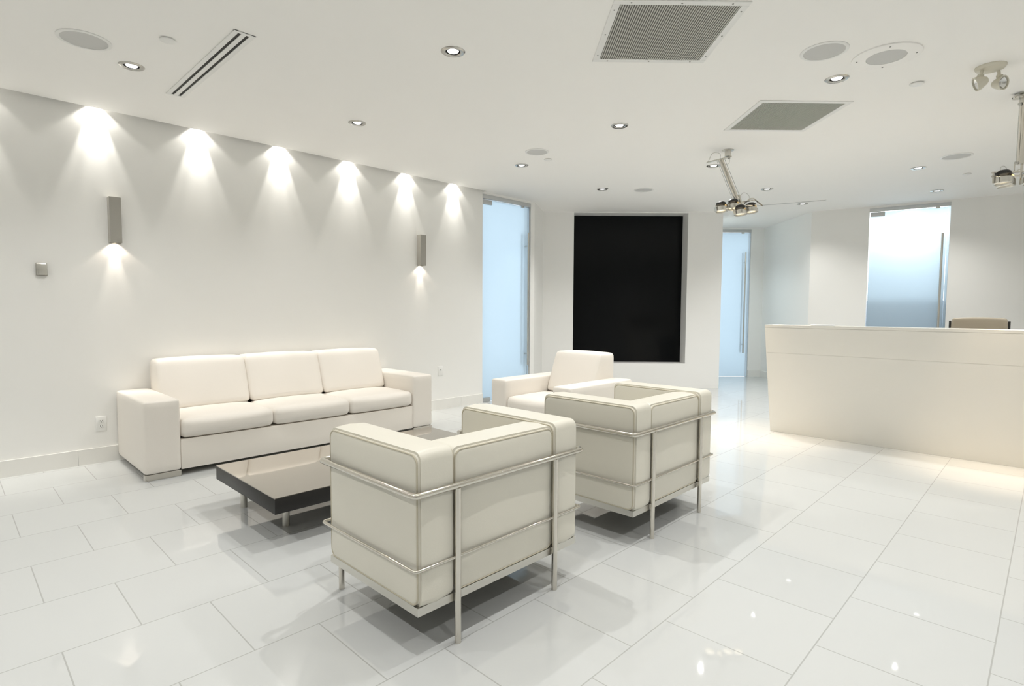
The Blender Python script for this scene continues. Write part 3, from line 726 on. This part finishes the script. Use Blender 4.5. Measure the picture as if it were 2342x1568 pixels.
# ------------------------------------------------------------------ tubular cube chairs
def cube_chair(label, loc, rotz):
    t = thing('cube_armchair', label, 'armchair', loc, rotz, 'cream leather chairs in tubular frames')
    XW, YB, YF = 0.478, -0.350, 0.335
    # steel frame
    fr = [(-0.30, YF, 0.606), (-XW, YF, 0.606), (-XW, YB, 0.606), (XW, YB, 0.606), (XW, YF, 0.606), (0.30, YF, 0.606)]
    bm = bmesh.new(); tube(bm, fillet(fr, 0.022, 6), 0.0125, 16); link('top_rail', bm, m_chrome, t)
    lo = [(-0.38, YF, 0.333), (-XW + 0.003, YF, 0.333), (-XW + 0.003, YB + 0.003, 0.333), (XW - 0.003, YB + 0.003, 0.333), (XW - 0.003, YF, 0.333), (0.38, YF, 0.333)]
    bm = bmesh.new(); tube(bm, fillet(lo, 0.02, 6), 0.0062, 12); link('lower_rail', bm, m_chrome, t)
    for sx in (-1, 1):
        bm = bmesh.new(); cyl(bm, (sx * 0.284, YB, 0), (sx * 0.284, YB, 0.597), 0.0128, 18); link('leg', bm, m_chrome, t)
        bm = bmesh.new(); cyl(bm, (sx * 0.388, YF, 0), (sx * 0.388, YF, 0.597), 0.0128, 18); link('leg', bm, m_chrome, t)
    bm = bmesh.new()                       # angle-iron base
    a, b, c, d, z0, z1 = -0.457, 0.457, YB + 0.016, 0.300, 0.158, 0.190
    box(bm, a, b, c, c + 0.004, z0, z1); box(bm, a, b, d - 0.004, d, z0, z1); box(bm, a, a + 0.004, c + 0.004, d - 0.004, z0, z1); box(bm, b - 0.004, b, c + 0.004, d - 0.004, z0, z1)
    box(bm, a + 0.004, b - 0.004, c + 0.004, c + 0.07, z1 - 0.005, z1); box(bm, a + 0.004, b - 0.004, d - 0.07, d - 0.004, z1 - 0.005, z1)
    box(bm, a + 0.004, a + 0.07, c + 0.07, d - 0.07, z1 - 0.005, z1); box(bm, b - 0.07, b - 0.004, c + 0.07, d - 0.07, z1 - 0.005, z1)
    link('base_frame', bm, m_steel, t, smooth=False)
    link('underside', B(a + 0.004, b - 0.004, c + 0.004, d - 0.004, z0 + 0.006, z0 + 0.014), m_underside, t)
    def cushion(name, c, U, V, w, h, th, r, bul, sides=(1, -1), dome=0.013):
        bm = bmesh.new(); pillow(bm, c, U, V, w, h, th, r, 0.013, bul, dome); o = link(name, bm, m_leather, t, angle=60)
        for s in sides:
            bm = bmesh.new(); seam(bm, c, U, V, w, h, th, s, r, 0.013); link('piping', bm, m_piping, o)
    for sx in (-1, 1):
        cushion('arm_cushion', (sx * 0.3725, -0.018, 0.4675), (0, 1, 0), (0, 0, 1), 0.628, 0.556, 0.170, 0.034, 0.007)
    cushion('back_cushion', (0, -0.247, 0.463), (-1, 0, 0), (0, 0, 1), 0.570, 0.546, 0.170, 0.034, 0.007)
    cushion('seat_cushion', (0, 0.070, 0.375), (1, 0, 0), (0, 1, 0), 0.560, 0.464, 0.135, 0.035, 0.010)
    cushion('under_cushion', (0, 0.070, 0.248), (1, 0, 0), (0, 1, 0), 0.560, 0.464, 0.108, 0.030, 0.004)
    return t
ch1 = cube_chair('cream leather cube armchair in a nickel tube frame, nearest the viewpoint', (1.6155, 1.9245, 0), 0)
dup(ch1, (3.003, 1.905, 0), 0, 'cream leather cube armchair in a nickel tube frame, on the right nearer the reception desk')

# ------------------------------------------------------------------ reception desk
t = thing('reception_desk', 'long cream reception desk with a front leaning outwards', 'desk', (6.09, 2.115, 0))
def lean(z): return -0.252 * z / 1.122
def yprism(poly, y0, y1):      # poly in x,z
    bm = bmesh.new(); a = [bm.verts.new((x, y0, z)) for x, z in poly]; b = [bm.verts.new((x, y1, z)) for x, z in poly]; n = len(poly)
    for i in range(n): bm.faces.new((a[i], a[(i + 1) % n], b[(i + 1) % n], b[i]))
    bm.faces.new(a[::-1]); bm.faces.new(b)
    bmesh.ops.bevel(bm, geom=list(bm.edges), offset=0.0012, segments=2, affect='EDGES'); return bm
TH = 0.07; YE = -3.4
link('front_panel', yprism([(0, 0.0), (lean(0.8396), 0.8396), (lean(0.8396) + TH, 0.8396), (TH, 0.0)], YE, 0), m_desk, t)
link('upper_panel', yprism([(lean(0.840), 0.840), (lean(1.095), 1.095), (lean(1.095) + TH, 1.095), (lean(0.840) + TH, 0.840)], YE, 0), m_desk, t)
link('counter_top', yprism([(lean(1.096), 1.096), (lean(1.122), 1.122), (0.06, 1.122), (0.06, 1.096)], YE, 0), m_desk, t)
link('end_panel', yprism([(TH, 0.0), (lean(0.73) + TH, 0.73), (0.72, 0.73), (0.72, 0.0)], -0.05, -0.004), m_desk, t)
link('work_surface', B(lean(0.73) + TH, 0.74, YE, -0.003, 0.731, 0.760, 0.003, 2), m_desk, t)
bm = bmesh.new(); box(bm, 0, 0.21, -0.10, 0.10, 0, 0.004)
for i, v in enumerate(bm.verts): pass
for k in range(3): box(bm, 0.004 * k, 0.21 + 0.003 * k, -0.10 + 0.004 * k, 0.10 + 0.003 * k, 0.0045 + 0.0015 * k, 0.0055 + 0.0015 * k)
o = link('paper_sheets', bm, m_paper, None, smooth=False); o.location = (5.905, 1.60, 1.1225); o.rotation_euler = (0, 0, R(14))
tag(o, 'thin white papers lying on the reception desk top near its left end', 'paper')

# office chair behind the desk
t = thing('office_chair', 'taupe leather office chair whose back top shows above the reception desk', 'office chair', (7.55, 0.585, 0), R(-84))
bm = bmesh.new(); puffbox(bm, -0.25, 0.25, -0.24, 0.24, 0.43, 0.52, 0.035, 0.012); link('seat', bm, m_taupe, t)
bm = bmesh.new(); puffbox(bm, -0.215, 0.215, -0.275, -0.205, 0.60, 1.20, 0.03, 0.012)
for v in bm.verts: v.co.y += -0.10 * max(0, v.co.z - 0.6) - 0.25 * v.co.x ** 2 * -1
link('backrest', bm, m_taupe, t)
bm = bmesh.new()
for s in (-1, 1): tube(bm, fillet([(s * 0.228, -0.285, 1.17), (s * 0.228, -0.235, 0.62), (s * 0.228, -0.21, 0.45)], 0.03, 4), 0.010, 10)
link('back_frame', bm, m_plastic, t)
for s in (-1, 1):
    bm = bmesh.new(); tube(bm, fillet([(s * 0.25, 0.12, 0.46), (s * 0.29, 0.12, 0.66), (s * 0.29, -0.14, 0.66), (s * 0.25, -0.20, 0.50)], 0.04, 5), 0.012, 10); link('armrest', bm, m_chrome, t)
bm = bmesh.new(); cyl(bm, (0, 0, 0.09), (0, 0, 0.435), 0.026, 18); link('gas_column', bm, m_chrome, t)
bm = bmesh.new()
for k in range(5):
    a = 2 * math.pi * k / 5; cyl(bm, (0, 0, 0.10), (0.29 * math.cos(a), 0.29 * math.sin(a), 0.07), 0.022, 12, 0.014)
link('star_base', bm, m_chrome, t)
for k in range(5):
    a = 2 * math.pi * k / 5; x, y = 0.29 * math.cos(a), 0.29 * math.sin(a); tx, ty = -math.sin(a), math.cos(a)
    bm = bmesh.new(); cyl(bm, (x - tx * 0.02, y - ty * 0.02, 0.028), (x + tx * 0.02, y + ty * 0.02, 0.028), 0.028, 16); cyl(bm, (x, y, 0.03), (x, y, 0.072), 0.008, 10); link('caster', bm, m_plastic, t)
